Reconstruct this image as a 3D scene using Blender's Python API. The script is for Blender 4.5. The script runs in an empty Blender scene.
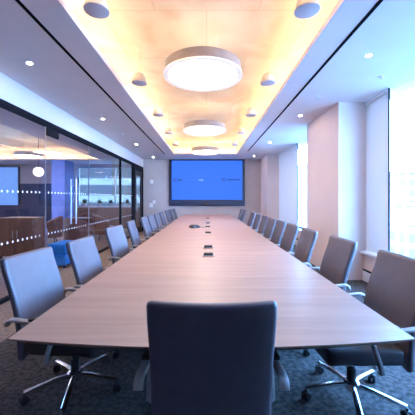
import bpy, bmesh, math, random
from mathutils import Vector, Matrix
random.seed(7)
PI = math.pi
S = bpy.context.scene
COL = S.collection
CAMZ = 1.37
F = 285.0

# ------------------------------------------------------------------ materials
def mat(name, col, rough=0.5, metal=0.0, noise=0.0, scale=8.0, stretch=(1, 1, 1), bump=0.0, bscale=60.0,
        coat=0.0, emit=None, estr=0.0, col2=None, spec=None, sheen=0.0):
    m = bpy.data.materials.new(name)
    m.use_nodes = True
    nt = m.node_tree
    b = nt.nodes['Principled BSDF']
    b.inputs['Base Color'].default_value = (*col, 1)
    b.inputs['Roughness'].default_value = rough
    b.inputs['Metallic'].default_value = metal
    if spec is not None:
        b.inputs['Specular IOR Level'].default_value = spec
    if coat:
        b.inputs['Coat Weight'].default_value = coat
        b.inputs['Coat Roughness'].default_value = 0.28
    if sheen:
        b.inputs['Sheen Weight'].default_value = sheen
        b.inputs['Sheen Roughness'].default_value = 0.4
    if emit:
        b.inputs['Emission Color'].default_value = (*emit, 1)
        b.inputs['Emission Strength'].default_value = estr
    tc = mp = None
    if noise or col2 or bump:
        tc = nt.nodes.new('ShaderNodeTexCoord')
        mp = nt.nodes.new('ShaderNodeMapping')
        mp.inputs['Scale'].default_value = stretch
        nt.links.new(tc.outputs['Object'], mp.inputs['Vector'])
    if noise or col2:
        n = nt.nodes.new('ShaderNodeTexNoise')
        n.inputs['Scale'].default_value = scale
        n.inputs['Detail'].default_value = 6
        r = nt.nodes.new('ShaderNodeValToRGB')
        c2 = col2 if col2 else tuple(max(0, c * (1 - noise)) for c in col)
        c1 = col if col2 else tuple(min(1, c * (1 + noise)) for c in col)
        r.color_ramp.elements[0].position = 0.36
        r.color_ramp.elements[1].position = 0.64
        r.color_ramp.elements[0].color = (*c2, 1)
        r.color_ramp.elements[1].color = (*c1, 1)
        nt.links.new(mp.outputs[0], n.inputs['Vector'])
        nt.links.new(n.outputs['Fac'], r.inputs[0])
        nt.links.new(r.outputs[0], b.inputs['Base Color'])
    if bump:
        n2 = nt.nodes.new('ShaderNodeTexNoise')
        n2.inputs['Scale'].default_value = bscale
        bp = nt.nodes.new('ShaderNodeBump')
        bp.inputs['Strength'].default_value = bump
        bp.inputs['Distance'].default_value = 0.01
        nt.links.new(mp.outputs[0], n2.inputs['Vector'])
        nt.links.new(n2.outputs['Fac'], bp.inputs['Height'])
        nt.links.new(bp.outputs[0], b.inputs['Normal'])
    return m

def glass_mat(name, tint, refl=1.0):
    m = bpy.data.materials.new(name)
    m.use_nodes = True
    nt = m.node_tree
    nt.nodes.clear()
    out = nt.nodes.new('ShaderNodeOutputMaterial')
    mix = nt.nodes.new('ShaderNodeMixShader')
    tr = nt.nodes.new('ShaderNodeBsdfTransparent')
    tr.inputs[0].default_value = (*tint, 1)
    gl = nt.nodes.new('ShaderNodeBsdfGlossy')
    gl.inputs['Roughness'].default_value = 0.01
    fr = nt.nodes.new('ShaderNodeFresnel')
    fr.inputs['IOR'].default_value = 1.45
    mu = nt.nodes.new('ShaderNodeMath')
    mu.operation = 'MULTIPLY'
    mu.inputs[1].default_value = refl
    nt.links.new(fr.outputs[0], mu.inputs[0])
    ge = nt.nodes.new('ShaderNodeNewGeometry')
    iv = nt.nodes.new('ShaderNodeMath')
    iv.operation = 'SUBTRACT'
    iv.inputs[0].default_value = 1.0
    m2 = nt.nodes.new('ShaderNodeMath')
    m2.operation = 'MULTIPLY'
    nt.links.new(ge.outputs['Backfacing'], iv.inputs[1])
    nt.links.new(mu.outputs[0], m2.inputs[0])
    nt.links.new(iv.outputs[0], m2.inputs[1])
    nt.links.new(m2.outputs[0], mix.inputs[0])
    nt.links.new(tr.outputs[0], mix.inputs[1])
    nt.links.new(gl.outputs[0], mix.inputs[2])
    nt.links.new(mix.outputs[0], out.inputs[0])
    return m

def wood_mat(name, c1, c2, axis='x', rough=0.35, coat=0.3, scale=3.0):
    st = {'x': (0.6, 9, 9), 'y': (9, 0.6, 9), 'z': (9, 9, 0.6)}[axis]
    return mat(name, c1, rough, col2=c2, scale=scale, stretch=st, coat=coat)

def brick_mat(name, wall, glass, sx, sz):
    m = bpy.data.materials.new(name)
    m.use_nodes = True
    nt = m.node_tree
    b = nt.nodes['Principled BSDF']
    b.inputs['Roughness'].default_value = 0.7
    tc = nt.nodes.new('ShaderNodeTexCoord')
    sp = nt.nodes.new('ShaderNodeSeparateXYZ')
    ad = nt.nodes.new('ShaderNodeMath'); ad.operation = 'ADD'
    cb = nt.nodes.new('ShaderNodeCombineXYZ')
    br = nt.nodes.new('ShaderNodeTexBrick')
    br.offset = 0.0
    br.inputs['Color1'].default_value = (*glass, 1)
    br.inputs['Color2'].default_value = (*[g * 1.25 for g in glass], 1)
    br.inputs['Mortar'].default_value = (*wall, 1)
    br.inputs['Scale'].default_value = 1.0
    br.inputs['Mortar Size'].default_value = 0.7
    br.inputs['Brick Width'].default_value = sx
    br.inputs['Row Height'].default_value = sz
    nt.links.new(tc.outputs['Object'], sp.inputs[0])
    nt.links.new(sp.outputs[0], ad.inputs[0])
    nt.links.new(sp.outputs[1], ad.inputs[1])
    nt.links.new(ad.outputs[0], cb.inputs[0])
    nt.links.new(sp.outputs[2], cb.inputs[1])
    nt.links.new(cb.outputs[0], br.inputs['Vector'])
    nt.links.new(br.outputs['Color'], b.inputs['Base Color'])
    return m

M = {}
M['ceil'] = mat('grey_plaster', (0.84, 0.785, 0.79), 0.85, noise=0.02, scale=2)
M['wall'] = mat('mauve_paint', (0.52, 0.44, 0.43), 0.85, noise=0.03, scale=3)
M['column'] = mat('beige_paint', (0.80, 0.66, 0.62), 0.8, noise=0.02, scale=3)
M['white'] = mat('white_paint', (0.80, 0.79, 0.80), 0.7, noise=0.015, scale=4)
M['bulkhead'] = mat('bulkhead_paint', (0.72, 0.68, 0.70), 0.8, noise=0.015, scale=3)
M['matt_black'] = mat('matt_black', (0.006, 0.006, 0.008), 0.9, noise=0.1, spec=0.05)
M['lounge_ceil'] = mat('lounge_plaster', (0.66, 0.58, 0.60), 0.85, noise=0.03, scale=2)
M['dark_room'] = mat('dark_panelling', (0.10, 0.09, 0.10), 0.8, noise=0.1, scale=3)
M['carpet'] = mat('mottled_carpet', (0.145, 0.13, 0.122), 0.95, col2=(0.052, 0.05, 0.05), scale=30, bump=0.6, bscale=260, spec=0.1)
M['tan_and_lit_carpet'] = mat('tan_lounge_and_lit_carpet', (0.40, 0.31, 0.26), 0.95, col2=(0.24, 0.19, 0.165), scale=30, bump=0.6, bscale=260, spec=0.1)
M['black'] = mat('black_metal', (0.015, 0.015, 0.02), 0.45, noise=0.2)
M['rail'] = mat('dark_aluminium', (0.012, 0.012, 0.018), 0.9, metal=0.0, noise=0.1, spec=0.1)
M['chrome'] = mat('polished_aluminium', (0.72, 0.72, 0.75), 0.16, metal=1.0, noise=0.03)
M['satin'] = mat('satin_aluminium', (0.48, 0.47, 0.48), 0.38, metal=0.35, noise=0.03)
M['steel'] = mat('brushed_steel', (0.6, 0.6, 0.63), 0.32, metal=1.0, noise=0.05)
M['leather'] = mat('taupe_leather', (0.094, 0.077, 0.106), 0.54, noise=0.06, scale=14, bump=0.12, bscale=180, spec=1.0)
M['seatfab'] = mat('charcoal_leather', (0.045, 0.042, 0.05), 0.45, noise=0.08, scale=14, bump=0.12, bscale=180)
M['plastic'] = mat('black_plastic', (0.02, 0.02, 0.024), 0.5, noise=0.1)
M['edge'] = mat('dark_edge_band', (0.07, 0.035, 0.028), 0.4, noise=0.15)
M['pedestal'] = mat('dark_veneer', (0.05, 0.032, 0.03), 0.45, noise=0.2)
M['tabletop'] = wood_mat('pale_walnut', (0.415, 0.237, 0.165), (0.35, 0.195, 0.134), 'x', 0.5, 0.22, 2.2)
M['brownwood'] = wood_mat('brown_wood', (0.22, 0.10, 0.05), (0.15, 0.065, 0.035), 'z', 0.45, 0.1)
M['bronze'] = mat('bronze_metal', (0.33, 0.275, 0.26), 0.55, metal=0.1, noise=0.08)
M['ring'] = mat('pale_ring', (0.82, 0.78, 0.74), 0.4, noise=0.02)
M['lit_rim'] = mat('lit_acrylic_rim', (0.82, 0.78, 0.74), 0.4, noise=0.02, emit=(1.0, 0.9, 0.82), estr=0.42)
M['diffuser'] = mat('lit_diffuser', (0.9, 0.88, 0.84), 0.5, noise=0.02, emit=(1.0, 0.84, 0.70), estr=19)
M['added_uplight'] = mat('added_uplight_glow', (0.9, 0.86, 0.8), 0.5, noise=0.02, emit=(1.0, 0.80, 0.58), estr=1.0)
M['led'] = mat('warm_led', (0.9, 0.8, 0.6), 0.5, noise=0.02, emit=(1.0, 0.78, 0.54), estr=21.0)
M['lounge_led'] = mat('lounge_warm_led', (0.9, 0.8, 0.6), 0.5, noise=0.02, emit=(1.0, 0.76, 0.52), estr=16.0)
M['spot'] = mat('lit_downlight', (0.95, 0.93, 0.9), 0.5, noise=0.02, emit=(1.0, 0.86, 0.78), estr=220.0)
M['speaker'] = mat('grey_speaker_grille', (0.72, 0.66, 0.68), 0.7, noise=0.06, scale=90)
M['speaker_body'] = mat('cream_speaker_body', (0.78, 0.68, 0.56), 0.6, noise=0.02)
M['screen'] = mat('blue_screen', (0.01, 0.02, 0.05), 0.8, spec=0.1, noise=0.02, emit=(0.050, 0.20, 1.0), estr=0.77)
M['screen_pale'] = mat('pale_screen_mark', (0.02, 0.04, 0.08), 0.3, noise=0.02, emit=(0.14, 0.34, 1.0), estr=0.8)
M['screen_faint'] = mat('faint_screen_mark', (0.02, 0.03, 0.06), 0.3, noise=0.02, emit=(0.03, 0.15, 0.78), estr=0.8)
M['screen_dark'] = mat('dark_screen_mark', (0.01, 0.015, 0.04), 0.3, noise=0.02, emit=(0.008, 0.035, 0.22), estr=0.8)
M['bezel'] = mat('navy_bezel', (0.012, 0.018, 0.05), 0.35, noise=0.1)
M['soundbar'] = mat('navy_soundbar', (0.028, 0.036, 0.085), 0.5, noise=0.15, scale=60)
M['glass'] = glass_mat('partition_glass', (0.90, 0.90, 0.97), 1.0)
M['tintglass'] = glass_mat('blue_tinted_glass', (0.44, 0.40, 0.36), 0.6)
M['winglass'] = glass_mat('window_glass', (0.96, 0.98, 1.0), 0.6)
def blind_mat():
    m = bpy.data.materials.new('blind_cloth')
    m.use_nodes = True
    nt = m.node_tree
    nt.nodes.clear()
    out = nt.nodes.new('ShaderNodeOutputMaterial')
    mix = nt.nodes.new('ShaderNodeMixShader')
    mix.inputs[0].default_value = BLIND
    d = nt.nodes.new('ShaderNodeBsdfDiffuse')
    t = nt.nodes.new('ShaderNodeBsdfTranslucent')
    wv = nt.nodes.new('ShaderNodeTexNoise')
    wv.inputs['Scale'].default_value = 40
    r = nt.nodes.new('ShaderNodeValToRGB')
    r.color_ramp.elements[0].color = (.78, .78, .79, 1)
    r.color_ramp.elements[1].color = (.84, .84, .84, 1)
    nt.links.new(wv.outputs['Fac'], r.inputs[0])
    nt.links.new(r.outputs[0], d.inputs[0])
    t.inputs[0].default_value = (.8, .8, .8, 1)
    nt.links.new(d.outputs[0], mix.inputs[1])
    nt.links.new(t.outputs[0], mix.inputs[2])
    nt.links.new(mix.outputs[0], out.inputs[0])
    return m
BLIND = 0.12
M['blind'] = blind_mat()
M['dot'] = mat('white_vinyl_dot', (0.85, 0.85, 0.88), 0.6, noise=0.02)
M['navy'] = mat('navy_panel', (0.035, 0.045, 0.11), 0.6, noise=0.15, scale=2)
M['bluepaint'] = mat('blue_paint', (0.17, 0.23, 0.55), 0.7, noise=0.08, scale=2)
M['bluefab'] = mat('blue_upholstery', (0.012, 0.30, 0.80), 0.8, noise=0.15, scale=20, bump=0.2, bscale=200)
M['brownfab'] = mat('brown_leather', (0.20, 0.085, 0.05), 0.5, noise=0.15, scale=8)
M['mauvefab'] = mat('mauve_upholstery', (0.30, 0.20, 0.23), 0.8, noise=0.1, scale=14)
M['globe'] = mat('lit_globe', (0.9, 0.85, 0.75), 0.4, noise=0.02, emit=(1.0, 0.86, 0.66), estr=0.95)
M['bluelit'] = mat('blue_display', (0.05, 0.1, 0.2), 0.4, col2=(0.03, 0.06, 0.15), scale=2, emit=(0.16, 0.36, 0.80), estr=0.9)
M['leaf'] = mat('dark_leaf', (0.03, 0.07, 0.035), 0.6, noise=0.4, scale=10)
M['pot'] = mat('pale_pot', (0.6, 0.58, 0.58), 0.6, noise=0.04)
M['asphalt'] = mat('city_ground', (0.17, 0.155, 0.15), 0.9, noise=0.25, scale=0.06)
M['roof'] = mat('pale_roof', (0.30, 0.27, 0.26), 0.9, noise=0.05, scale=0.5)
for i, (w, g) in enumerate([((.32, .28, .26), (.13, .09, .07)), ((.30, .28, .27), (.11, .085, .07)), ((.34, .30, .28), (.16, .11, .085))]):
    M['tower%d' % i] = brick_mat('tower_facade_%d' % i, w, g, 3.2, 3.6)
M['banded'] = brick_mat('banded_facade', (.45, .43, .42), (.10, .085, .08), 60, 3.4)

# cream slab over the recess: stone-like panels with soft veining and thin joints
def cream_mat():
    m = bpy.data.materials.new('cream_panels')
    m.use_nodes = True
    nt = m.node_tree
    b = nt.nodes['Principled BSDF']
    b.inputs['Roughness'].default_value = 0.8
    tc = nt.nodes.new('ShaderNodeTexCoord')
    n = nt.nodes.new('ShaderNodeTexNoise')
    n.inputs['Scale'].default_value = 1.3
    n.inputs['Detail'].default_value = 8
    n.inputs['Distortion'].default_value = 0.9
    r = nt.nodes.new('ShaderNodeValToRGB')
    r.color_ramp.elements[0].position = 0.34
    r.color_ramp.elements[0].color = (0.80, 0.62, 0.44, 1)
    r.color_ramp.elements[1].position = 0.60
    r.color_ramp.elements[1].color = (0.87, 0.77, 0.60, 1)
    br = nt.nodes.new('ShaderNodeTexBrick')
    br.offset = 0.5
    br.inputs['Color1'].default_value = (1, 1, 1, 1)
    br.inputs['Color2'].default_value = (0.97, 0.94, 0.90, 1)
    br.inputs['Mortar'].default_value = (0.88, 0.80, 0.68, 1)
    br.inputs['Scale'].default_value = 1.0
    br.inputs['Mortar Size'].default_value = 0.006
    br.inputs['Brick Width'].default_value = 1.15
    br.inputs['Row Height'].default_value = 1.05
    mx = nt.nodes.new('ShaderNodeMix')
    mx.data_type = 'RGBA'
    mx.blend_type = 'MULTIPLY'
    mx.inputs[0].default_value = 1.0
    nt.links.new(tc.outputs['Object'], n.inputs['Vector'])
    nt.links.new(tc.outputs['Object'], br.inputs['Vector'])
    nt.links.new(n.outputs['Fac'], r.inputs[0])
    nt.links.new(r.outputs[0], mx.inputs[6])
    nt.links.new(br.outputs['Color'], mx.inputs[7])
    nt.links.new(mx.outputs[2], b.inputs['Base Color'])
    return m
M['cream'] = cream_mat()

# ------------------------------------------------------------------ mesh helpers
class MB:
    """collects shapes of one part and links them as one mesh object"""
    def __init__(self):
        self.bm = bmesh.new()
    def box(self, x0, x1, y0, y1, z0, z1):
        vs = [self.bm.verts.new(p) for p in ((x0, y0, z0), (x1, y0, z0), (x1, y1, z0), (x0, y1, z0),
                                             (x0, y0, z1), (x1, y0, z1), (x1, y1, z1), (x0, y1, z1))]
        for f in ((3, 2, 1, 0), (4, 5, 6, 7), (0, 1, 5, 4), (1, 2, 6, 5), (2, 3, 7, 6), (3, 0, 4, 7)):
            self.bm.faces.new([vs[i] for i in f])
        return self
    def rbox(self, sx, sy, sz, r, at=(0, 0, 0), fn=None, n=3, mid=6, M4=None):
        """box with rounded edges, optionally bent by fn(Vector)->Vector"""
        def axis(h):
            a = [-h + r * (1 - math.cos(i / n * PI / 2)) for i in range(n)]
            c = [-h + r + (2 * h - 2 * r) * i / mid for i in range(mid + 1)]
            return a + c + [-v for v in reversed(a)]
        hs = (sx / 2, sy / 2, sz / 2)
        ax = [axis(h) for h in hs]
        cache = {}
        def vert(p):
            key = tuple(round(c, 6) for c in p)
            if key not in cache:
                q = Vector(p)
                inn = Vector([max(-hs[i] + r, min(hs[i] - r, q[i])) for i in range(3)])
                d = q - inn
                if d.length > 1e-9:
                    q = inn + d.normalized() * r
                if fn:
                    q = fn(q)
                if M4:
                    q = M4 @ q
                cache[key] = self.bm.verts.new(q + Vector(at))
            return cache[key]
        for k in range(3):
            i, j = (k + 1) % 3, (k + 2) % 3
            for s in (-1, 1):
                for a in range(len(ax[i]) - 1):
                    for b in range(len(ax[j]) - 1):
                        quad = []
                        for (da, db) in ((0, 0), (1, 0), (1, 1), (0, 1)):
                            p = [0, 0, 0]
                            p[k] = s * hs[k]
                            p[i] = ax[i][a + da]
                            p[j] = ax[j][b + db]
                            quad.append(vert(p))
                        if s < 0:
                            quad.reverse()
                        if len(set(quad)) == 4:
                            try:
                                self.bm.faces.new(quad)
                            except ValueError:
                                pass
        return self
    def lathe(self, prof, at=(0, 0, 0), seg=32, cap=True, M4=None):
        """prof: list of (radius, z)"""
        rings = []
        for (rad, z) in prof:
            ring = []
            if rad < 1e-6:
                p = Vector((0, 0, z))
                p = (M4 @ p) if M4 else p
                ring = [self.bm.verts.new(p + Vector(at))]
            else:
                for i in range(seg):
                    a = 2 * PI * i / seg
                    p = Vector((rad * math.cos(a), rad * math.sin(a), z))
                    p = (M4 @ p) if M4 else p
                    ring.append(self.bm.verts.new(p + Vector(at)))
            rings.append(ring)
        for A, B in zip(rings[:-1], rings[1:]):
            for i in range(seg):
                j = (i + 1) % seg
                if len(A) == 1 and len(B) == 1:
                    continue
                if len(A) == 1:
                    self.bm.faces.new((A[0], B[j], B[i]))
                elif len(B) == 1:
                    self.bm.faces.new((A[i], A[j], B[0]))
                else:
                    self.bm.faces.new((A[i], A[j], B[j], B[i]))
        if cap:
            for R in (rings[0], rings[-1]):
                if len(R) > 2:
                    try:
                        self.bm.faces.new(R)
                    except ValueError:
                        pass
        return self
    def bar(self, pts, w, t, side=(1, 0, 0)):
        """flat bar swept along pts; w along side, t across"""
        sd = Vector(side).normalized()
        P = [Vector(p) for p in pts]
        rings = []
        for i, p in enumerate(P):
            a = P[max(0, i - 1)]
            b = P[min(len(P) - 1, i + 1)]
            tan = (b - a).normalized()
            nn = tan.cross(sd).normalized()
            ring = []
            for k in range(12):
                an = 2 * PI * k / 12
                cx, cy = math.cos(an), math.sin(an)
                ex = math.copysign(abs(cx) ** 0.6, cx) * w / 2
                ey = math.copysign(abs(cy) ** 0.6, cy) * t / 2
                ring.append(self.bm.verts.new(p + sd * ex + nn * ey))
            rings.append(ring)
        for A, B in zip(rings[:-1], rings[1:]):
            for k in range(12):
                j = (k + 1) % 12
                self.bm.faces.new((A[k], A[j], B[j], B[k]))
        self.bm.faces.new(rings[0])
        self.bm.faces.new(rings[-1])
        return self
    def tube(self, pts, r, seg=10):
        P = [Vector(p) for p in pts]
        rings = []
        for i, p in enumerate(P):
            tan = (P[min(len(P) - 1, i + 1)] - P[max(0, i - 1)]).normalized()
            up = Vector((0, 0, 1)) if abs(tan.z) < 0.9 else Vector((1, 0, 0))
            u = tan.cross(up).normalized()
            v = tan.cross(u)
            rings.append([self.bm.verts.new(p + (u * math.cos(2 * PI * k / seg) + v * math.sin(2 * PI * k / seg)) * r) for k in range(seg)])
        for A, B in zip(rings[:-1], rings[1:]):
            for k in range(seg):
                j = (k + 1) % seg
                self.bm.faces.new((A[k], A[j], B[j], B[k]))
        self.bm.faces.new(rings[0])
        self.bm.faces.new(rings[-1])
        return self
    def prism(self, poly, z0, z1, inset=0.0):
        """poly: list of (x,y); optional inset of the lower face towards the centre"""
        cx = sum(p[0] for p in poly) / len(poly)
        cy = sum(p[1] for p in poly) / len(poly)
        top = [self.bm.verts.new((x, y, z1)) for x, y in poly]
        bot = []
        for x, y in poly:
            bx = x - math.copysign(min(abs(x - cx), inset), x - cx)
            by = y - math.copysign(min(abs(y - cy), inset), y - cy)
            bot.append(self.bm.verts.new((bx, by, z0)))
        self.bm.faces.new(top)
        self.bm.faces.new(list(reversed(bot)))
        n = len(poly)
        for i in range(n):
            j = (i + 1) % n
            self.bm.faces.new((bot[i], bot[j], top[j], top[i]))
        return self
    def build(self, name, material, parent=None, smooth=False, bevel=0.0):
        bmesh.ops.recalc_face_normals(self.bm, faces=self.bm.faces[:])
        me = bpy.data.meshes.new(name)
        self.bm.to_mesh(me)
        self.bm.free()
        me.materials.append(material)
        o = bpy.data.objects.new(name, me)
        COL.objects.link(o)
        if smooth:
            me.polygons.foreach_set('use_smooth', [True] * len(me.polygons))
            md = o.modifiers.new('edges', 'EDGE_SPLIT')
            md.split_angle = math.radians(40)
        if bevel:
            md = o.modifiers.new('bevel', 'BEVEL')
            md.width = bevel
            md.segments = 2
            md.limit_method = 'ANGLE'
        if parent:
            o.parent = parent
        return o

def thing(name, label, cat, loc=(0, 0, 0), rz=0.0, group=None):
    o = bpy.data.objects.new(name, None)
    COL.objects.link(o)
    o.location = loc
    o.rotation_euler = (0, 0, rz)
    o.empty_display_size = 0.1
    o['label'] = label
    o['category'] = cat
    if group:
        o['group'] = group
    return o
def tag(o, label, cat, group=None):
    o['label'] = label
    o['category'] = cat
    if group:
        o['group'] = group
    return o
def structure(o):
    o['kind'] = 'structure'
    return o
def room(name):
    o = bpy.data.objects.new(name, None)
    COL.objects.link(o)
    return structure(o)
def copy_tree(o, parent=None):
    kids = [c for c in COL.objects if c.parent == o]
    c = o.copy()
    COL.objects.link(c)
    if parent:
        c.parent = parent
    for k in kids:
        copy_tree(k, c)
    return c
def place_copy(src, first, label, loc, rz=0.0):
    o = src if first else copy_tree(src)
    o['label'] = label
    o.location = loc
    o.rotation_euler = (0, 0, rz)
    return o
ORD = ['nearest', 'second', 'third', 'fourth', 'fifth', 'sixth', 'seventh', 'eighth', 'ninth', 'tenth', 'eleventh']

# ------------------------------------------------------------------ dimensions
XL, XR = -2.62, 2.63            # glass partition, window wall
YB, YF = -1.3, 11.8             # wall behind the camera, screen wall
ZC = 2.97                       # ceiling
RX0, RX1, RY0, RY1 = -1.20, 1.11, 1.5, 10.37     # ceiling recess
ZR = 3.44                       # cream slab
LX0, LYF = -10.0, 13.5          # lounge beyond the glass

# ------------------------------------------------------------------ floor and ceiling
structure(MB().box(-1.95, 3.0, YB - .2, LYF + .2, -0.12, 0).build('floor', M['carpet']))
structure(MB().box(LX0 - .2, -1.95, YB - .2, LYF + .2, -0.12, 0).build('floor_lounge_and_lit_strip', M['tan_and_lit_carpet']))  # the part inside the glass paints window-lit carpet in lighter tan

b = MB()
th = 0.06
b.box(XL - .12, RX0, YB, YF, ZC, ZC + th)
b.box(RX1, 3.0, YB, YF, ZC, ZC + th)
b.box(RX0, RX1, YB, RY0, ZC, ZC + th)
b.box(RX0, RX1, RY1, YF, ZC, ZC + th)
ceiling = structure(b.build('ceiling', M['ceil']))
CV = 0.34
b = MB()
b.box(RX0 - CV - .1, RX1 + CV + .1, RY0 - CV - .1, RY1 + CV + .1, ZR, ZR + .06)
b.box(RX0 - CV - .1, RX0 - CV, RY0 - CV, RY1 + CV, ZC + th, ZR)
b.box(RX1 + CV, RX1 + CV + .1, RY0 - CV, RY1 + CV, ZC + th, ZR)
b.box(RX0 - CV, RX1 + CV, RY0 - CV - .1, RY0 - CV, ZC + th, ZR)
b.box(RX0 - CV, RX1 + CV, RY1 + CV, RY1 + CV + .1, ZC + th, ZR)
b.build('cream_recess', M['cream'], ceiling)
b = MB()
b.box(RX0 - CV, RX0 - CV + .008, RY0, RY1, ZC + th + .05, ZC + th + .11)
b.box(RX1 + CV - .008, RX1 + CV, RY0, RY1, ZC + th + .05, ZC + th + .11)
b.box(RX0, RX1, RY1 + .22, RY1 + .27, ZC + th, ZC + th + .012)
b.box(RX0, RX1, RY0 - .27, RY0 - .22, ZC + th, ZC + th + .012)
b.build('cove_strip', M['led'], ceiling)

# long black slot diffusers
for (x, y1, lab) in ((-1.53, 10.4, 'long thin black slot in grey ceiling on the glass partition side'),
                     (1.41, 9.7, 'long thin black slot in grey ceiling on the window side')):
    b = MB().box(x - .017, x + .017, YB + .05, y1, ZC - .005, ZC + .002)
    tag(b.build('slot_diffuser', M['matt_black']), lab, 'air slot', 'ceiling air slots')

# ------------------------------------------------------------------ walls
structure(MB().box(XL - .12, 2.4, YF, YF + .15, 0, ZC + .4).build('wall_far', M['wall']))
structure(MB().box(XL - .12, 3.0, YB - .15, YB, 0, ZC).build('wall_back', M['dark_room']))
structure(MB().box(XL + .0, 2.22, YF - .015, YF, 0, 0.1).build('baseboard_far', M['white']))

# window wall
wr = room('wall_right')
MB().box(2.20, 3.0, 4.75, 6.25, 0, ZC).build('pier', M['column'], wr)
MB().box(2.24, 3.0, 10.48, YF + .1, 0, ZC).build('pier', M['column'], wr)
MB().box(XR, 3.0, YB, 1.0, 0, ZC).build('wall_panel', M['white'], wr)
MB().box(XR, 3.0, 1.0, 4.75, 0, 0.45).build('low_wall', M['column'], wr)
MB().box(XR, 3.0, 6.25, 10.48, 0, 0.45).build('low_wall', M['column'], wr)
br = room('baseboard_right')
for (a, c) in ((YB, 4.75), (6.25, 10.48)):
    MB().box(XR - .03, XR, a, c, 0, 0.17).build('skirting_board', M['white'], br, bevel=.004)
    MB().box(XR - .034, XR, a, c, 0.17, 0.19).build('dark_strip', M['rail'], br)  # dark line along the top of the skirting
sl = room('trim_1')
for (a, c) in ((YB, 4.75), (6.25, 10.48)):
    MB().box(XR - .07, XR + .04, a, c, 0.45, 0.49).build('window_sill', M['white'], sl, bevel=.005)
for n, (a, c) in enumerate(((1.0, 4.75), (6.25, 10.48))):
    w = room('window_%d' % (n + 1))
    b = MB()
    for (p, q) in ((a, a + .035), (c - .035, c)):
        b.box(XR + .06, XR + .12, p, q, 0.49, ZC)
    b.box(XR + .06, XR + .12, a, c, 0.49, 0.53)
    b.build('window_frame', M['rail'], w)
    MB().box(XR + .085, XR + .095, a + .035, c - .035, .53, ZC).build('pane', M['winglass'], w)
    if n == 0:
        MB().box(XR + .06, XR + .12, 2.55, 2.60, 0.53, ZC).build('mullion', M['rail'], w)
    MB().box(XR + .015, XR + .035, (4.14, 8.31)[n], (4.155, 8.33)[n], 0.49, ZC).build('mullion', M['rail'], w)

for (a, c, lab) in ((4.165, 4.745, 'pale blind lowered over glass between nearest window and the pier'),
                    (8.345, 10.475, 'wide pale blind lowered over the far window next to the screen wall')):
    t = thing('roller_blind', lab, 'blind', (XR + .03, (a + c) / 2, 0), 0, 'roller blinds')
    h = (c - a) / 2
    MB().box(-.002, .002, -h, h, .53, ZC - .06).build('blind_fabric', M['blind'], t)
    MB().box(-.01, .01, -h, h, .50, .53).build('bottom_bar', M['white'], t, bevel=.003)
    MB().tube([(0, -h, ZC - .035), (0, h, ZC - .035)], .03, 14).build('blind_roller', M['white'], t, smooth=True)

# ------------------------------------------------------------------ glass partition (left)
wl = room('wall_left')
MB().box(XL - .12, XL, YB, YF, 2.64, ZC).build('bulkhead', M['bulkhead'], wl)
b = MB().box(XL - .09, XL - .01, YB, YF, 2.575, 2.64)
b.box(XL - .07, XL - .03, YB, YF, 2.55, 2.575)
b.build('top_rail', M['rail'], wl)
MB().box(XL - .08, XL - .02, YB, 4.72, 0, .05).build('floor_channel', M['rail'], wl)
MB().box(XL - .08, XL - .02, 6.46, 10.28, 0, .05).build('floor_channel', M['rail'], wl)
def dots(pane, y0, y1):
    b = MB()
    n = int((y1 - y0 - .04) / .105)
    for z in (1.46, 0.77):
        for i in range(n):
            y = y0 + .06 + i * .105
            R = Matrix.Rotation(PI / 2, 4, 'Y')
            b.lathe([(.017, 0), (.017, .0012)], (XL - .0435, y, z), 12, True, R)
    b.build('dot_band', M['dot'], pane)
gpan = [(YB, .6), (.6, 2.7), (2.7, 4.72), (6.46, 8.78), (8.84, 10.28)]
for (a, c) in gpan:
    p = MB().box(XL - .056, XL - .044, a + .004, c - .004, .04, 2.56).build('glass_pane', M['glass'], wl)
    dots(p, a, c)
for (a, c) in ((8.78, 8.84),):
    MB().box(XL - .08, XL - .02, a, c, .05, 2.575).build('mullion', M['rail'], wl)
for y in (2.7, 4.72, 6.46):
    MB().box(XL - .058, XL - .042, y - .006, y + .006, .04, 2.56).build('glass_joint', M['steel'], wl)

d1 = room('door_1')
p = MB().box(XL - .056, XL - .044, 4.735, 6.445, .02, 2.54).build('glass_door', M['glass'], d1)
dots(p, 4.74, 6.44)
MB().box(XL - .07, XL - .03, 4.74, 5.12, 2.42, 2.55).build('patch_fitting', M['rail'], d1, bevel=.004)
MB().box(XL - .07, XL - .03, 4.74, 5.05, .01, .10).build('patch_fitting', M['rail'], d1, bevel=.004)
for s in (-1, 1):
    b = MB().tube([(XL - .05 + s * .05, 5.72, .85), (XL - .05 + s * .05, 5.72, 1.75)], .014, 12)
    for z in (.98, 1.62):
        b.tube([(XL - .05, 5.72, z), (XL - .05 + s * .05, 5.72, z)], .008, 8)
    b.build('pull_handle', M['steel'], d1, smooth=True)

d2 = room('door_2')
b = MB()
b.box(XL - .10, XL, 10.28, 10.48, 0, 2.575)
b.box(XL - .10, XL, 11.68, YF, 0, 2.575)
b.box(XL - .10, XL, 10.48, 11.68, 2.42, 2.575)
b.build('door_frame', M['rail'], d2)
b = MB()
for (a, c, z0, z1) in ((10.48, 10.74, .02, 2.42), (11.52, 11.68, .02, 2.42), (10.74, 11.52, .02, .24), (10.74, 11.52, 2.25, 2.42)):
    b.box(XL - .075, XL - .03, a, c, z0, z1)
dl = b.build('door_leaf', M['black'], d2)
MB().box(XL - .056, XL - .048, 10.74, 11.52, .24, 2.25).build('vision_glass', M['glass'], d2)
MB().tube([(XL + .03, 10.62, .9), (XL + .03, 10.62, 1.5)], .014, 10).tube([(XL - .03, 10.62, 1.0), (XL + .03, 10.62, 1.0)], .008, 8).tube([(XL - .03, 10.62, 1.4), (XL + .03, 10.62, 1.4)], .008, 8).build('door_handle', M['steel'], d2, smooth=True)

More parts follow.
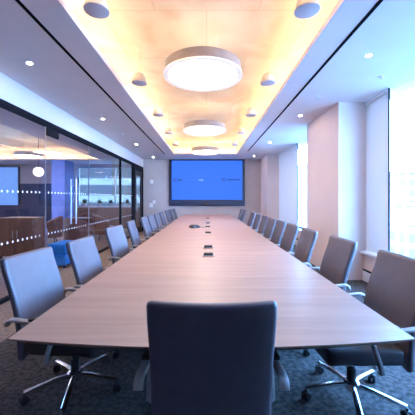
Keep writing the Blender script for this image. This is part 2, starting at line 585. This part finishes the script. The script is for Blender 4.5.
# ------------------------------------------------------------------ drum lights
def make_drum(R, rods):
    t = thing('drum_light', '', 'ceiling light')
    H = .135
    b = MB().lathe([(R * .955, .02), (R * .955, H), (R * .93, H + .006), (0.0, H + .006)], seg=72, cap=False)
    b.build('drum_body', M['bronze'], t, smooth=True)
    MB().lathe([(0, H + .007), (R * .8, H + .007), (R * .8, H + .012), (0, H + .012)], seg=48, cap=False).build('added_uplight_disc', M['added_uplight'], t)  # glowing disc added on the unseen drum top to light the cream slab
    b = MB().lathe([(R * .90, .004), (R * .90, 0), (R, 0), (R, .018), (R * .955, .022), (R * .90, .022), (R * .90, .004)], seg=72, cap=False)
    b.build('rim_ring', M['lit_rim'], t, smooth=True)
    MB().lathe([(R * .875, .008), (R * .875, .003), (R * .90, .003), (R * .90, .008)], seg=72, cap=False).build('gasket', M['bronze'], t)
    b = MB().lathe([(0, .006), (R * .875, .006), (R * .875, .012), (0, .012)], seg=72, cap=False)
    b.build('diffuser', M['diffuser'], t)
    for k in range(3):
        a = 2 * PI * k / 3 + .5
        x, y = .5 * R * math.cos(a), .5 * R * math.sin(a)
        MB().tube([(x, y, H), (x, y, rods)], .0025, 8).build('suspension_rod', M['speaker_body'], t)
    return t
drum = make_drum(.485, ZR - 2.87)
drum['group'] = 'drum lights over the table'
for i, (d, lab) in enumerate(((3.53, 'large round drum light nearest the camera in the cream ceiling'),
                              (6.42, 'middle drum light of the three above the conference table'),
                              (9.45, 'farthest round drum light, just in front of the blue screen'))):
    place_copy(drum, i == 0, lab, (-.045, d, 2.87))

# ------------------------------------------------------------------ pendant speakers
sp = thing('pendant_speaker', '', 'speaker', group='pendant speakers in the cream recess')
MB().lathe([(.095, .012), (.092, .05), (.078, .10), (.055, .135), (.012, .14), (.003, .145), (.003, ZR - 2.92)], seg=28).build('speaker_body', M['speaker_body'], sp, smooth=True)
MB().lathe([(0, -.002), (.092, 0), (.104, .004), (.105, .012), (.09, .014)], seg=28, cap=False).build('speaker_grille', M['speaker'], sp, smooth=True)
first = True
for side, x in (('glass partition', -.915), ('window', .835)):
    for i in range(5):
        d = 2.37 + 1.5 * i
        place_copy(sp, first, '%s grey disc pendant speaker from the camera on the %s side of cream ceiling' % (ORD[i], side), (x, d, 2.92))
        first = False

# ------------------------------------------------------------------ downlights and sprinklers
dlg = thing('downlight', '', 'ceiling light', group='recessed downlights in the grey ceiling')
MB().lathe([(.028, 0), (.036, -.002), (.038, .003), (.028, .003), (.028, 0)], seg=24, cap=False).build('trim_ring', M['ring'], dlg, smooth=True)
MB().lathe([(0, -.001), (.028, -.001), (.028, .002), (0, .002)], seg=24, cap=False).build('lamp_lens', M['spot'], dlg)
first = True
for side, x, ds in (('glass partition', -2.1, (3.38, 5.77, 8.5, 11.2)), ('window', 1.82, (3.2, 5.53, 8.2, 10.9))):
    for i, d in enumerate(ds):
        place_copy(dlg, first, '%s small lit downlight from the camera in grey ceiling on the %s side' % (ORD[i], side), (x, d, ZC - .002))
        first = False
spk = thing('sprinkler', '', 'sprinkler', group='ceiling sprinklers')
MB().lathe([(.03, 0), (.03, -.006), (.012, -.01), (.008, -.03), (0, -.03)], seg=16).build('escutcheon', M['ring'], spk, smooth=True)
MB().lathe([(.02, -.034), (.02, -.03), (0, -.03)], seg=16).build('deflector', M['steel'], spk)
for i, (x, d, lab) in enumerate(((-2.1, 7.1, 'tiny sprinkler head in grey ceiling on the glass partition side'),
                                 (1.77, 4.5, 'tiny sprinkler head in grey ceiling before the window pier'),
                                 (2.3, 3.75, 'tiny dark sprinkler head in ceiling close to the nearest window'))):
    place_copy(spk, i == 0, lab, (x, d, ZC))

# ------------------------------------------------------------------ screen
def wx(px, d=YF): return (px - 206.6) * d / F
def wz(py, d=YF): return CAMZ + (198 - py) * d / F
tv = thing('video_screen', 'huge wall-mounted screen glowing blue at the far end of the room', 'screen', (0, YF, 0))
x0, x1, z0, z1 = wx(169.3), wx(244.6), wz(205.8), 2.945
ix0, ix1, iz0, iz1 = wx(172), wx(242), wz(199.8), wz(160.9)
b = MB()
b.box(x0, x1, -.09, -.004, z0, z1)
b.build('bezel', M['bezel'], tv, bevel=.006)
pan = MB().box(ix0, ix1, -.096, -.088, iz0, iz1).build('display_panel', M['screen'], tv)
MB().box(x0 + .04, x1 - .04, -.11, -.09, z0 + .03, iz0 - .03).build('soundbar', M['soundbar'], tv, bevel=.006)
def marks(name, material, rects, rings=()):
    b = MB()
    for (a, c, e, f) in rects:
        b.box(wx(a), wx(c), -.099, -.0955, wz(f), wz(e))
    for (px, py, r, gap) in rings:
        N = 24
        for k in range(N):
            a0, a1 = 2 * PI * k / N, 2 * PI * (k + 1) / N
            if gap and (abs(a0) < .6 or a0 > 2 * PI - .6):
                continue
            ro, ri = r, r * .6
            v = [b.bm.verts.new((wx(px) + q * math.cos(t), -.0985, wz(py) + q * math.sin(t))) for q, t in ((ri, a0), (ro, a0), (ro, a1), (ri, a1))]
            b.bm.faces.new(v)
    b.build(name, material, pan)
random.seed(3)
def word(x, xe, y, h):
    r = []
    while x < xe:
        w = random.uniform(.5, .9)
        r.append((x, min(x + w, xe), y - h * random.choice((1, 1, .6)), y + h * .7))
        x += w + .18
    r.append((r[0][0], xe, y + h * .35, y + h * .7))
    return r
marks('screen_logo', M['screen_dark'], [], [(175.4, 180.1, .075, True)])
marks('screen_logo', M['screen_dark'], [], [(223.8, 179.7, .075, True)])
marks('screen_lettering', M['screen_dark'], word(177.4, 182.0, 180.2, .9))
marks('screen_lettering', M['screen_dark'], word(226.4, 239.8, 179.9, .75))
marks('screen_caption', M['screen_faint'], word(182.4, 196, 180.3, .55))
marks('screen_mark', M['screen_faint'], [(209.0, 211.0, 179.7, 181.3)])
marks('screen_line', M['screen_faint'], [(176, 238, 176.1, 176.5)])
marks('screen_line', M['screen_faint'], [(180, 232, 184.2, 184.6)])
marks('screen_highlight', M['screen_pale'], [(198.8, 203.4, 179.3, 181.2)])

cam_t = thing('conference_camera', 'small black conference camera mounted under the middle of the blue screen', 'camera', (wx(207.4), YF - .152, wz(204.8)))
MB().rbox(.11, .07, .05, .012).build('camera_base', M['plastic'], cam_t, smooth=True)
MB().lathe([(0, -.045), (.03, -.04), (.045, -.015), (.045, .015), (.03, .04), (0, .045)], (0, 0, .07), 20).build('camera_head', M['plastic'], cam_t, smooth=True)
MB().lathe([(.018, 0), (.018, .012), (0, .012)], (0, -.042, .07), 16, True, Matrix.Rotation(PI / 2, 4, 'X')).build('lens', M['steel'], cam_t, smooth=True)

# wall plates by the door
for (px, py, w, h, nm, lab, cat) in ((151.7, 181.8, .13, .16, 'wall_speaker', 'small white box high on far wall left of the blue screen', 'wall box'),
                                (151.3, 205.2, .14, .17, 'light_switch', 'white switch plate low on far wall, lower of two beside the door', 'switch'),
                                (154.2, 202.0, .11, .13, 'thermostat', 'white wall control on far wall, upper of two beside the door', 'wall control')):
    t = thing(nm, lab, cat, (wx(px), YF, wz(py)))
    MB().rbox(w, .03, h, .008, (0, -.0155, 0)).build('cover_plate', M['white'], t, smooth=True)
    MB().box(-w * .22, w * .22, -.036, -.029, -h * .2, h * .2).build('rocker' if nm == 'light_switch' else 'face_panel', M['ring'], t, bevel=.003)

# ------------------------------------------------------------------ conference table
TX0, TX1, TY0, TY1, TZ = -.89, .935, 1.275, 10.9, .74
tb = thing('conference_table', 'very long pale brown wooden conference table running towards the screen', 'table', (0, 0, 0))
def near_edge(x):
    u = (x - (TX0 + TX1) / 2) / ((TX1 - TX0) / 2)
    return TY0 - .075 * (1 - u * u)
leaves = [TY0, 2.24, 4.40, 6.56, 8.72, TY1]
for i in range(5):
    a, c = leaves[i] + .0015, leaves[i + 1] - .0015
    if i == 0:
        poly = [(TX0 + (TX1 - TX0) * k / 24, near_edge(TX0 + (TX1 - TX0) * k / 24)) for k in range(25)] + [(TX1, c), (TX0, c)]
    elif i == 4:
        r = .12
        poly = [(TX0, a), (TX1, a)]
        poly += [(TX1 - r + r * math.cos(t), c - r + r * math.sin(t)) for t in [PI / 2 * k / 6 for k in range(7)]]
        poly += [(TX0 + r - r * math.sin(t), c - r + r * math.cos(t)) for t in [PI / 2 * k / 6 for k in range(7)]]
    else:
        poly = [(TX0, a), (TX1, a), (TX1, c), (TX0, c)]
    MB().prism(poly, TZ - .008, TZ).build('tabletop', M['tabletop'], tb)
poly = [(TX0 + .004 + (TX1 - TX0 - .008) * k / 24, near_edge(TX0 + (TX1 - TX0) * k / 24) + .004) for k in range(25)] + [(TX1 - .004, TY1 - .06), (TX0 + .004, TY1 - .06)]
MB().prism(poly, TZ - .034, TZ - .008, .03).build('under_edge', M['edge'], tb)
for y in (2.9, 5.0, 7.1, 9.3):
    b = MB().box(-.30, .34, y - .06, y + .06, .04, TZ - .034)
    b.box(-.42, .46, y - .22, y + .22, 0, .04)
    b.build('pedestal', M['pedestal'], tb, bevel=.006)
MB().box(-.03, .07, 2.9, 9.3, .60, .70).build('cable_tray', M['black'], tb)

# power modules in the table top
pm = thing('power_module', '', 'power outlet', group='power modules along the table centre')
b = MB()
b.box(-.065, .065, -.045, -.036, 0, .012); b.box(-.065, .065, .036, .045, 0, .012)
b.box(-.065, -.056, -.036, .036, 0, .012); b.box(.056, .065, -.036, .036, 0, .012)
b.build('module_frame', M['steel'], pm, bevel=.002)
MB().box(-.056, .056, -.036, .036, 0, .006).build('socket_plate', M['black'], pm)
MB().box(-.05, .05, -.03, .03, 0, .035).build('socket_block', M['plastic'], pm, bevel=.004)
for i, (d, x, lab) in enumerate(((3.10, .02, 'black power outlet block on the table, nearest the camera'),
                                 (3.60, .02, 'second black power outlet block on the table from the camera'),
                                 (5.05, .025, 'third power outlet block, alone before the speakerphone'),
                                 (6.05, .025, 'fourth power outlet block, beside the black speakerphone'),
                                 (6.95, .03, 'fifth power outlet block, just beyond the black speakerphone'),
                                 (8.5, .035, 'farthest power outlet block, toward the screen end of the table'))):
    place_copy(pm, i == 0, lab, (x, d, TZ))
ph = thing('speakerphone', 'black three-lobed conference speakerphone lying on the table', 'phone', (-.27, 6.05, TZ), .3)
b = MB()
N = 48
for (s, z) in ((1.0, 0), (1.0, .018), (.8, .045), (.35, .062)):
    pass
rings = []
for (s, z) in ((.98, 0), (1.0, .012), (.86, .04), (.45, .062), (.2, .066)):
    ring = []
    for k in range(N):
        a = 2 * PI * k / N
        rr = (.105 + .035 * math.cos(3 * a)) * s
        ring.append(b.bm.verts.new((rr * math.cos(a), rr * math.sin(a), z)))
    rings.append(ring)
for A, B in zip(rings[:-1], rings[1:]):
    for k in range(N):
        j = (k + 1) % N
        b.bm.faces.new((A[k], A[j], B[j], B[k]))
b.bm.faces.new(rings[0]); b.bm.faces.new(rings[-1])
b.build('phone_body', M['plastic'], ph, smooth=True)
MB().box(-.03, .03, -.085, -.045, .036, .05).build('keypad', M['soundbar'], ph, bevel=.003)
pc = []
for k in range(12):
    t = k / 11
    pc.append((-.15 + .14 * t, 6.10 + .03 * math.sin(t * 7), TZ + .006))
tag(MB().tube(pc, .005, 8).build('phone_cable', M['plastic'], None, smooth=True), 'short black cable lying on table between speakerphone and outlet', 'cable')

# ------------------------------------------------------------------ chairs
def make_chair():
    t = thing('conference_chair', '', 'chair', group='leather chairs around the table')
    def bend_back(q):
        # q.z spans -.32..+.32 ; bow sideways and lean back
        h = (q.z + .32) / .64
        w = q.x * (1.0 - .02 * h)
        y = q.y + .022 * (q.x / .25) ** 2 - .13 * h + .03 * math.sin(PI * min(1, h * 1.15)) - .012
        z = q.z + .004 * (q.x / .25) ** 2 * max(0, h - .8) * 5
        return Vector((w, y, z))
    MB().rbox(.512, .05, .65, .022, (0, -.235, .65), bend_back, 3, 10).build('backrest', M['leather'], t, smooth=True)
    def bend_seat(q):
        k = q.y / .24
        z = q.z - (.03 * max(0, k - .55) ** 1.5) + .012 * (q.x / .25) ** 2
        return Vector((q.x * (1 - .04 * max(0, k)), q.y, z))
    MB().rbox(.50, .47, .105, .034, (0, .03, .40), bend_seat, 3, 8).build('seat', M['seatfab'], t, smooth=True)
    b = MB().rbox(.20, .26, .045, .012, (0, 0, .335), None, 2, 2)
    b.rbox(.06, .10, .10, .012, (0, -.17, .36), None, 2, 2)
    b.build('tilt_mechanism', M['plastic'], t, smooth=True)
    for s in (-1, 1):
        x = s * .303
        pts = [(x - s * .085, -.02, .35), (x - s * .02, -.02, .347), (x, -.018, .36), (x, .0, .43), (x, .03, .51),
               (x, .055, .575), (x, .055, .592), (x, .035, .602), (x, -.05, .604), (x, -.16, .606), (x, -.215, .613), (x, -.245, .611), (x, -.262, .60), (x, -.268, .578)]
        a = MB().bar(pts, .042, .022).build('armrest', M['satin'], t, smooth=True)
        MB().rbox(.044, .15, .02, .009, (x, -.045, .622), None, 2, 4).build('arm_pad', M['plastic'], a, smooth=True)
    b = MB().lathe([(.03, .10), (.03, .22), (.022, .22), (.022, .33)], seg=20)
    b.build('gas_lift', M['plastic'], t, smooth=True)
    b = MB().lathe([(.045, .075), (.05, .09), (.05, .125), (.036, .135)], seg=24)
    R = .31
    for k in range(5):
        an = 2 * PI * k / 5 + PI / 2
        c, s = math.cos(an), math.sin(an)
        pts = [(c * r, s * r, z) for r, z in ((.03, .108), (.12, .106), (.22, .092), (R, .078))]
        b.bar(pts, .036, .024, (-s, c, 0))
    b.build('star_base', M['chrome'], t, smooth=True)
    for k in range(5):
        an = 2 * PI * k / 5 + PI / 2
        c, s = math.cos(an), math.sin(an)
        rot = Matrix.Rotation(an + .5 + k, 4, 'Z') @ Matrix.Rotation(PI / 2, 4, 'X')
        b = MB()
        for off in (-.014, .014):
            m4 = rot @ Matrix.Translation((0, 0, off))
            b.lathe([(.014, -.010), (.026, -.010), (.029, -.005), (.029, .005), (.026, .010), (.014, .010)], (c * R, s * R, .029), 18, True, m4)
        b.lathe([(.009, .03), (.009, .072)], (c * R, s * R, 0), 10)
        b.lathe([(.021, .045), (.019, .058), (.0, .06)], (c * R, s * R, 0), 14)
        b.build('caster', M['plastic'], t, smooth=True)
    return t
chair = make_chair()
place_copy(chair, True, 'dark leather swivel chair at the head of the table, back to camera', (.02, 1.445, 0), 0.0)
left = [(2.05, .945, -5), (2.74, .86, -2), (3.90, .93, -7), (4.86, .94, 3), (5.83, .93, 0), (6.50, .93, -2), (7.23, .93, 2),
        (8.05, .93, 0), (9.15, .93, -2), (9.82, .90, 2), (10.49, .86, 0)]
right = [(1.94, .985, 1), (2.78, .97, 0), (3.60, .94, -2), (4.26, .93, 0), (4.91, .93, 0), (5.57, .93, 2), (6.24, .93, -1),
         (7.05, .93, 0), (7.85, .93, 2), (9.60, .93, 0), (10.28, .92, 0)]
for i, (y, x, r) in enumerate(left):
    place_copy(chair, False, '%s leather conference chair from the camera on the glass partition side of the table' % ORD[i], (-x, y, 0), -PI / 2 + math.radians(r))
for i, (y, x, r) in enumerate(right):
    place_copy(chair, False, '%s leather conference chair from the camera on the window side of the table' % ORD[i], (x, y, 0), PI / 2 + math.radians(r))

# ------------------------------------------------------------------ lounge beyond the glass
CX0, CX1, CY0, CY1 = -9.0, -4.45, 1.5, 12.0
b = MB()
b.box(CX1, XL - .12, YB, LYF, ZC, ZC + th)
b.box(LX0, CX0, YB, LYF, ZC, ZC + th)
b.box(CX0, CX1, YB, CY0, ZC, ZC + th)
b.box(CX0, CX1, CY1, LYF, ZC, ZC + th)
lc = structure(b.build('ceiling_lounge', M['lounge_ceil']))
b = MB()
b.box(CX0 - .3, CX1 + .3, CY0 - .3, CY1 + .3, ZR, ZR + .06)
for (a, c, e, f) in ((CX0 - .3, CX0 - .22, CY0 - .3, CY1 + .3), (CX1 + .22, CX1 + .3, CY0 - .3, CY1 + .3), (CX0, CX1, CY0 - .3, CY0 - .22), (CX0, CX1, CY1 + .22, CY1 + .3)):
    b.box(a, c, e, f, ZC + th, ZR)
b.build('cream_recess', M['cream'], lc)
b = MB()
b.box(CX1 + .1, CX1 + .15, CY0, CY1, ZC + th, ZC + th + .012)
b.box(CX0, CX1, CY1 + .1, CY1 + .15, ZC + th, ZC + th + .012)
b.box(CX0 - .15, CX0 - .1, CY0, CY1, ZC + th, ZC + th + .012)
b.build('cove_strip', M['lounge_led'], lc)
lsd = room('wall_lounge_side')
MB().box(LX0 - .15, LX0, YB, 6.0, 0, ZC).build('wall_panel', M['wall'], lsd)
MB().box(LX0 - .15, LX0, 8.0, LYF, 0, ZC).build('wall_panel', M['wall'], lsd)
MB().box(LX0 - .15, LX0, 6.0, 8.0, 0, .5).build('low_wall', M['wall'], lsd)
w4 = room('window_4')  # unseen window added so blue sky light reaches the lounge
b = MB()
for y in (6.0, 7.95):
    b.box(LX0 - .1, LX0 - .05, y, y + .05, .5, ZC)
b.build('window_frame', M['steel'], w4)
MB().box(LX0 - .08, LX0 - .07, 6.0, 8.0, .5, ZC).build('pane', M['winglass'], w4)
structure(MB().box(LX0, XL - .12, YB - .15, YB, 0, ZC).build('wall_lounge_back', M['wall']))
le = room('wall_lounge_end')
WX0, WX1, WZ0, WZ1 = -6.1, -2.85, 1.0, 2.84
MB().box(LX0, WX0, LYF, LYF + .15, 0, ZC).build('wall_panel', M['wall'], le)
MB().box(WX1, XL - .1, LYF, LYF + .15, 0, ZC).build('wall_panel', M['wall'], le)
MB().box(WX0, WX1, LYF, LYF + .15, 0, WZ0).build('low_wall', M['wall'], le)
MB().box(WX0, WX1, LYF, LYF + .15, WZ1, ZC).build('lintel', M['wall'], le)
MB().box(LX0, WX0 - .4, LYF - .04, LYF, 0, 2.05).build('wainscot', M['navy'], le)
MB().box(XL - .12, XL, YF + .15, LYF, 0, ZC).build('return_wall', M['wall'], le)
MB().box(-6.50, -5.95, 11.95, 12.75, 0, ZC).build('pier', M['bluepaint'], le)
w = room('window_3')
b = MB()
b.box(WX0, WX1, LYF + .05, LYF + .10, WZ0, WZ0 + .05); b.box(WX0, WX1, LYF + .05, LYF + .10, WZ1 - .05, WZ1)
b.box(WX0, WX0 + .05, LYF + .05, LYF + .10, WZ0, WZ1); b.box(WX1 - .05, WX1, LYF + .05, LYF + .10, WZ0, WZ1)
b.build('window_frame', M['steel'], w)
for x in (-4.35, -3.55):
    MB().box(x - .03, x + .03, LYF + .05, LYF + .10, WZ0, WZ1).build('mullion', M['steel'], w)
MB().box(WX0, WX1, LYF + .07, LYF + .08, WZ0, WZ1).build('pane', M['tintglass'], w)

bd = thing('wall_display', 'tall pale blue lit display on lounge wall at the far left', 'display', (-9.3, LYF - .04, 0))
MB().box(-.5, .48, -.08, 0, 1.0, 2.85).build('display_frame', M['navy'], bd)
MB().box(-.46, .44, -.09, -.078, 1.04, 2.81).build('lit_panel', M['bluelit'], bd)

ld = make_drum(.485, ZR - 2.87)
ld['group'] = 'drum lights in the lounge'
place_copy(ld, True, 'drum light in lounge seen through the glass partition, nearest its end wall', (-6.45, 10.35, 2.87))
place_copy(ld, False, 'second drum light from the end wall, unseen, added to brighten the lounge', (-6.45, 7.2, 2.87))  # this drum and the next are out of view, added as lounge fill
place_copy(ld, False, 'unseen drum light nearest the camera, added to brighten the lounge', (-6.45, 4.0, 2.87))

gl = thing('globe_pendant', 'round lit globe pendant lamp hanging in lounge behind the glass', 'pendant lamp', (-5.6, 9.5, 2.24))
MB().lathe([(.165 * math.sin(PI * k / 16), -.165 * math.cos(PI * k / 16)) for k in range(17)], seg=28, cap=False).build('globe_shade', M['globe'], gl, smooth=True)
MB().tube([(0, 0, .16), (0, 0, ZR - 2.24)], .008, 8).build('pendant_cord', M['black'], gl)
MB().lathe([(.04, .155), (.035, .2), (0, .2)], seg=16).build('lamp_cap', M['black'], gl)

sb = thing('sideboard', 'tall brown wooden sideboard in lounge behind the nearest left chair', 'cabinet', (-4.12, 6.2, 0))
MB().box(-.42, .36, 0, .45, .10, .90).build('cabinet_body', M['brownwood'], sb, bevel=.006)
MB().box(-.44, .38, -.02, .47, .90, .935).build('cabinet_top', M['brownwood'], sb, bevel=.004)
for k in range(2):
    x = -.41 + .385 * k
    dd = MB().box(x, x + .375, -.018, -.001, .12, .88).build('cabinet_door', M['brownwood'], sb, bevel=.004)
    MB().tube([(x + (.33 if k == 0 else .045), -.04, .5), (x + (.33 if k == 0 else .045), -.04, .66)], .006, 8).build('door_pull', M['steel'], dd)
for (x, y) in ((-.38, .04), (.32, .04), (-.38, .41), (.32, .41)):
    MB().box(x - .02, x + .02, y - .02, y + .02, 0, .10).build('cabinet_leg', M['black'], sb)

ot = thing('ottoman', 'bright blue upholstered ottoman on lounge floor behind the glass', 'ottoman', (-2.93, 5.84, 0))
MB().rbox(.38, .60, .20, .05, (0, 0, .37), None, 3, 4).build('seat_cushion', M['bluefab'], ot, smooth=True)
MB().rbox(.36, .58, .22, .03, (0, 0, .155), None, 3, 4).build('base_cushion', M['bluefab'], ot, smooth=True)
for (x, y) in ((-.14, -.24), (.14, -.24), (-.14, .24), (.14, .24)):
    MB().box(x - .02, x + .02, y - .02, y + .02, 0, .05).build('foot', M['black'], ot)

def make_tub(fab):
    t = thing('tub_chair', '', 'armchair')
    b = MB()
    N = 20
    prof = []
    for k in range(N + 1):
        a = PI * (1.0 + k / N) if False else (-PI * .12 - PI * .76 * k / N)
        a = PI + (-(PI * .62) + PI * 1.24 * k / N) - PI / 2
        prof.append((math.cos(a), math.sin(a), k / N))
    cols = []
    for (c, s, u) in prof:
        h = .62 + .22 * math.sin(PI * u)
        o, i = .36, .28
        cols.append([b.bm.verts.new(p) for p in ((c * i, s * i, .2), (c * o, s * o, .2), (c * (o + .02), s * (o + .02), h - .03), (c * (o - .03), s * (o - .03), h), (c * i, s * i, h - .03))])
    for A, B in zip(cols[:-1], cols[1:]):
        for k in range(5):
            j = (k + 1) % 5
            b.bm.faces.new((A[k], A[j], B[j], B[k]))
    b.bm.faces.new(cols[0]); b.bm.faces.new(cols[-1])
    b.build('tub_back', fab, t, smooth=True)
    MB().lathe([(0, .2), (.26, .2), (.29, .23), (.29, .42), (.25, .45), (0, .455)], seg=24, cap=False).build('seat_cushion', fab, t, smooth=True)
    for k in range(4):
        a = PI / 4 + k * PI / 2
        MB().tube([(math.cos(a) * .2, math.sin(a) * .2, .21), (math.cos(a) * .27, math.sin(a) * .27, 0.0)], .014, 8).build('leg', M['black'], t)
    return t
tc_ = make_tub(M['brownfab'])
tc_['group'] = 'brown tub chairs in the lounge'
for i, (x, y, rz, lab) in enumerate(((-3.55, 7.9, 2.8, 'brown leather tub chair in lounge, nearest the glass door'),
                                     (-4.75, 8.6, -1.2, 'brown leather tub chair in lounge, left of the round table'),
                                     (-3.35, 9.4, 1.9, 'brown leather tub chair in lounge between round table and partition'),
                                     (-4.3, 10.2, 0.2, 'brown leather tub chair in lounge beyond the round table'))):
    place_copy(tc_, i == 0, lab, (x, y, 0), rz)
mv = make_tub(M['mauvefab'])
mv.location = (-4.35, 7.2, 0)
mv.rotation_euler.z = 2.6
mv['label'] = 'mauve fabric tub chair in lounge right behind the wooden sideboard'
rt = thing('side_table', 'round brown wooden table among the lounge tub chairs', 'table', (-4.05, 9.15, 0))
MB().lathe([(0, .70), (.34, .70), (.35, .71), (.35, .735), (0, .735)], seg=32, cap=False).build('table_top', M['brownwood'], rt)
MB().tube([(0, 0, .02), (0, 0, .70)], .03, 12).build('table_stem', M['black'], rt)
MB().lathe([(.22, 0), (.22, .012), (.04, .03), (0, .03)], seg=24).build('table_base', M['black'], rt)

ct = thing('credenza', 'long low wooden credenza under the lounge window', 'cabinet', (-4.5, LYF - .5, 0))
MB().box(-1.4, 1.4, .02, .46, .06, .94).build('cabinet_body', M['brownwood'], ct)
MB().box(-1.42, 1.42, 0, .48, .94, .98).build('cabinet_top', M['pot'], ct)
for k in range(4):
    x = -1.39 + k * .695
    MB().box(x + .01, x + .685, .0, .019, .09, .92).build('cabinet_door', M['brownwood'], ct, bevel=.004)
MB().box(-1.36, 1.36, .05, .44, 0, .06).build('plinth', M['black'], ct)
random.seed(11)
def plant(name, x, y, z, h, spread, n, lab):
    t = thing(name, lab, 'plant', (x, y, z), 0, 'potted plants on the lounge credenza')
    MB().lathe([(.07, 0), (.09, .02), (.10, .14), (.088, .14), (.08, .12), (0, .12)], seg=20).build('plant_pot', M['pot'], t, smooth=True)
    b = MB()
    for k in range(n):
        a = random.uniform(0, 2 * PI)
        el = random.uniform(.3, 1.4)
        L = h * random.uniform(.6, 1)
        d = Vector((math.cos(a) * math.cos(el) * spread, math.sin(a) * math.cos(el) * spread * .7, math.sin(el)))
        s = Vector((-math.sin(a), math.cos(a), 0)) * random.uniform(.02, .035)
        p0 = Vector((0, 0, .12))
        p1 = p0 + d * L * .55
        p2 = p0 + d * L + Vector((0, 0, -.05))
        v = [b.bm.verts.new(p) for p in (p0 - s * .3, p0 + s * .3, p1 + s, p2, p1 - s)]
        b.bm.faces.new(v)
    b.build('foliage', M['leaf'], t)
plant('potted_plant', -5.65, 13.22, .98, .36, .9, 60, 'dark potted plant on credenza beside the blue pier')
plant('potted_plant', -4.95, 13.22, .98, .30, 1.0, 60, 'second potted plant from the blue pier on lounge credenza')
plant('potted_plant', -4.45, 13.24, .98, .28, 1.2, 50, 'low potted plant in the middle of the lounge credenza')
plant('potted_plant', -3.7, 13.24, .98, .30, 1.2, 50, 'potted plant on the right end of the lounge credenza')

# ------------------------------------------------------------------ city outside
structure(MB().box(3.5, 400, -200, 400, -60.5, -60).build('ground', M['asphalt']))
def tower(x, y, w, d, z1, k, lab, grp='city towers outside the windows'):
    t = thing('office_tower', lab, 'building', (x, y, -60), 0, grp)
    MB().box(-w / 2, w / 2, -d / 2, d / 2, 0, z1 + 60).build('facade', M['tower%d' % k], t)
    b = MB().box(-w / 2 - .4, w / 2 + .4, -d / 2 - .4, d / 2 + .4, z1 + 60, z1 + 61)
    b.build('roof_slab', M['roof'], t)
    MB().box(-w / 4, w / 5, -d / 4, d / 5, z1 + 61, z1 + 64).build('roof_plant', M['roof'], t)
tower(74, 104, 12, 14, 10, 0, 'pale tower seen through nearest window, its roof above eye level')
tower(50, 70, 9, 10, -5, 1, 'low pale block in front of tower, seen through nearest window')
tower(60, 92, 8, 12, -1, 2, 'pale block beside the nearest window frame')
tower(98, 120, 18, 20, 4, 1, 'broad pale block behind, at right edge of nearest window')
tower(31, 90, 5, 14, 8, 0, 'slim pale tower seen through the far window beside the pier')
tower(40, 120, 8, 14, 2, 2, 'pale block low behind slim tower in the far window')
t = thing('office_tower', 'pale banded office block seen through the lounge window', 'building', (-18, 62, -60), 0)
MB().box(-11, 11, -6, 6, 0, 68).build('facade', M['banded'], t)
MB().box(-11.4, 11.4, -6.4, 6.4, 68, 69).build('roof_slab', M['roof'], t)

# ------------------------------------------------------------------ world, camera
w = bpy.data.worlds.new('sky')
S.world = w
w.use_nodes = True
nt = w.node_tree
bg = nt.nodes['Background']
tc = nt.nodes.new('ShaderNodeTexCoord')
sp_ = nt.nodes.new('ShaderNodeSeparateXYZ')
rp = nt.nodes.new('ShaderNodeValToRGB')
rp.color_ramp.elements[0].position = 0.0
rp.color_ramp.elements[0].color = (0.26, 0.565, 1.0, 1)
rp.color_ramp.elements[1].position = 0.6
rp.color_ramp.elements[1].color = (0.15, 0.43, 1.0, 1)
nt.links.new(tc.outputs['Generated'], sp_.inputs[0])
nt.links.new(sp_.outputs[2], rp.inputs[0])
nt.links.new(rp.outputs[0], bg.inputs[0])
bg.inputs[1].default_value = 29.0

cd = bpy.data.cameras.new('camera')
cd.sensor_width = 36
cd.lens = F / 415 * 36
cd.shift_x = .9 / 415
cd.shift_y = -9.5 / 415
cd.clip_start = .05
cd.clip_end = 1000
co = bpy.data.objects.new('camera', cd)
COL.objects.link(co)
co.location = (0, 0, CAMZ)
co.rotation_euler = (PI / 2, 0, 0)
S.camera = co

S.view_settings.view_transform = 'Standard'
S.view_settings.look = 'None'
S.view_settings.gamma = 1
S.view_settings.exposure = 0.36
S.view_settings.use_curve_mapping = False
try:
    S.cycles.use_denoising = True
    S.cycles.denoiser = 'OPENIMAGEDENOISE'
    S.cycles.max_bounces = 10
    S.cycles.diffuse_bounces = 6
    S.cycles.transparent_max_bounces = 16
    S.cycles.caustics_reflective = False
    S.cycles.sample_clamp_indirect = 8
except Exception:
    pass
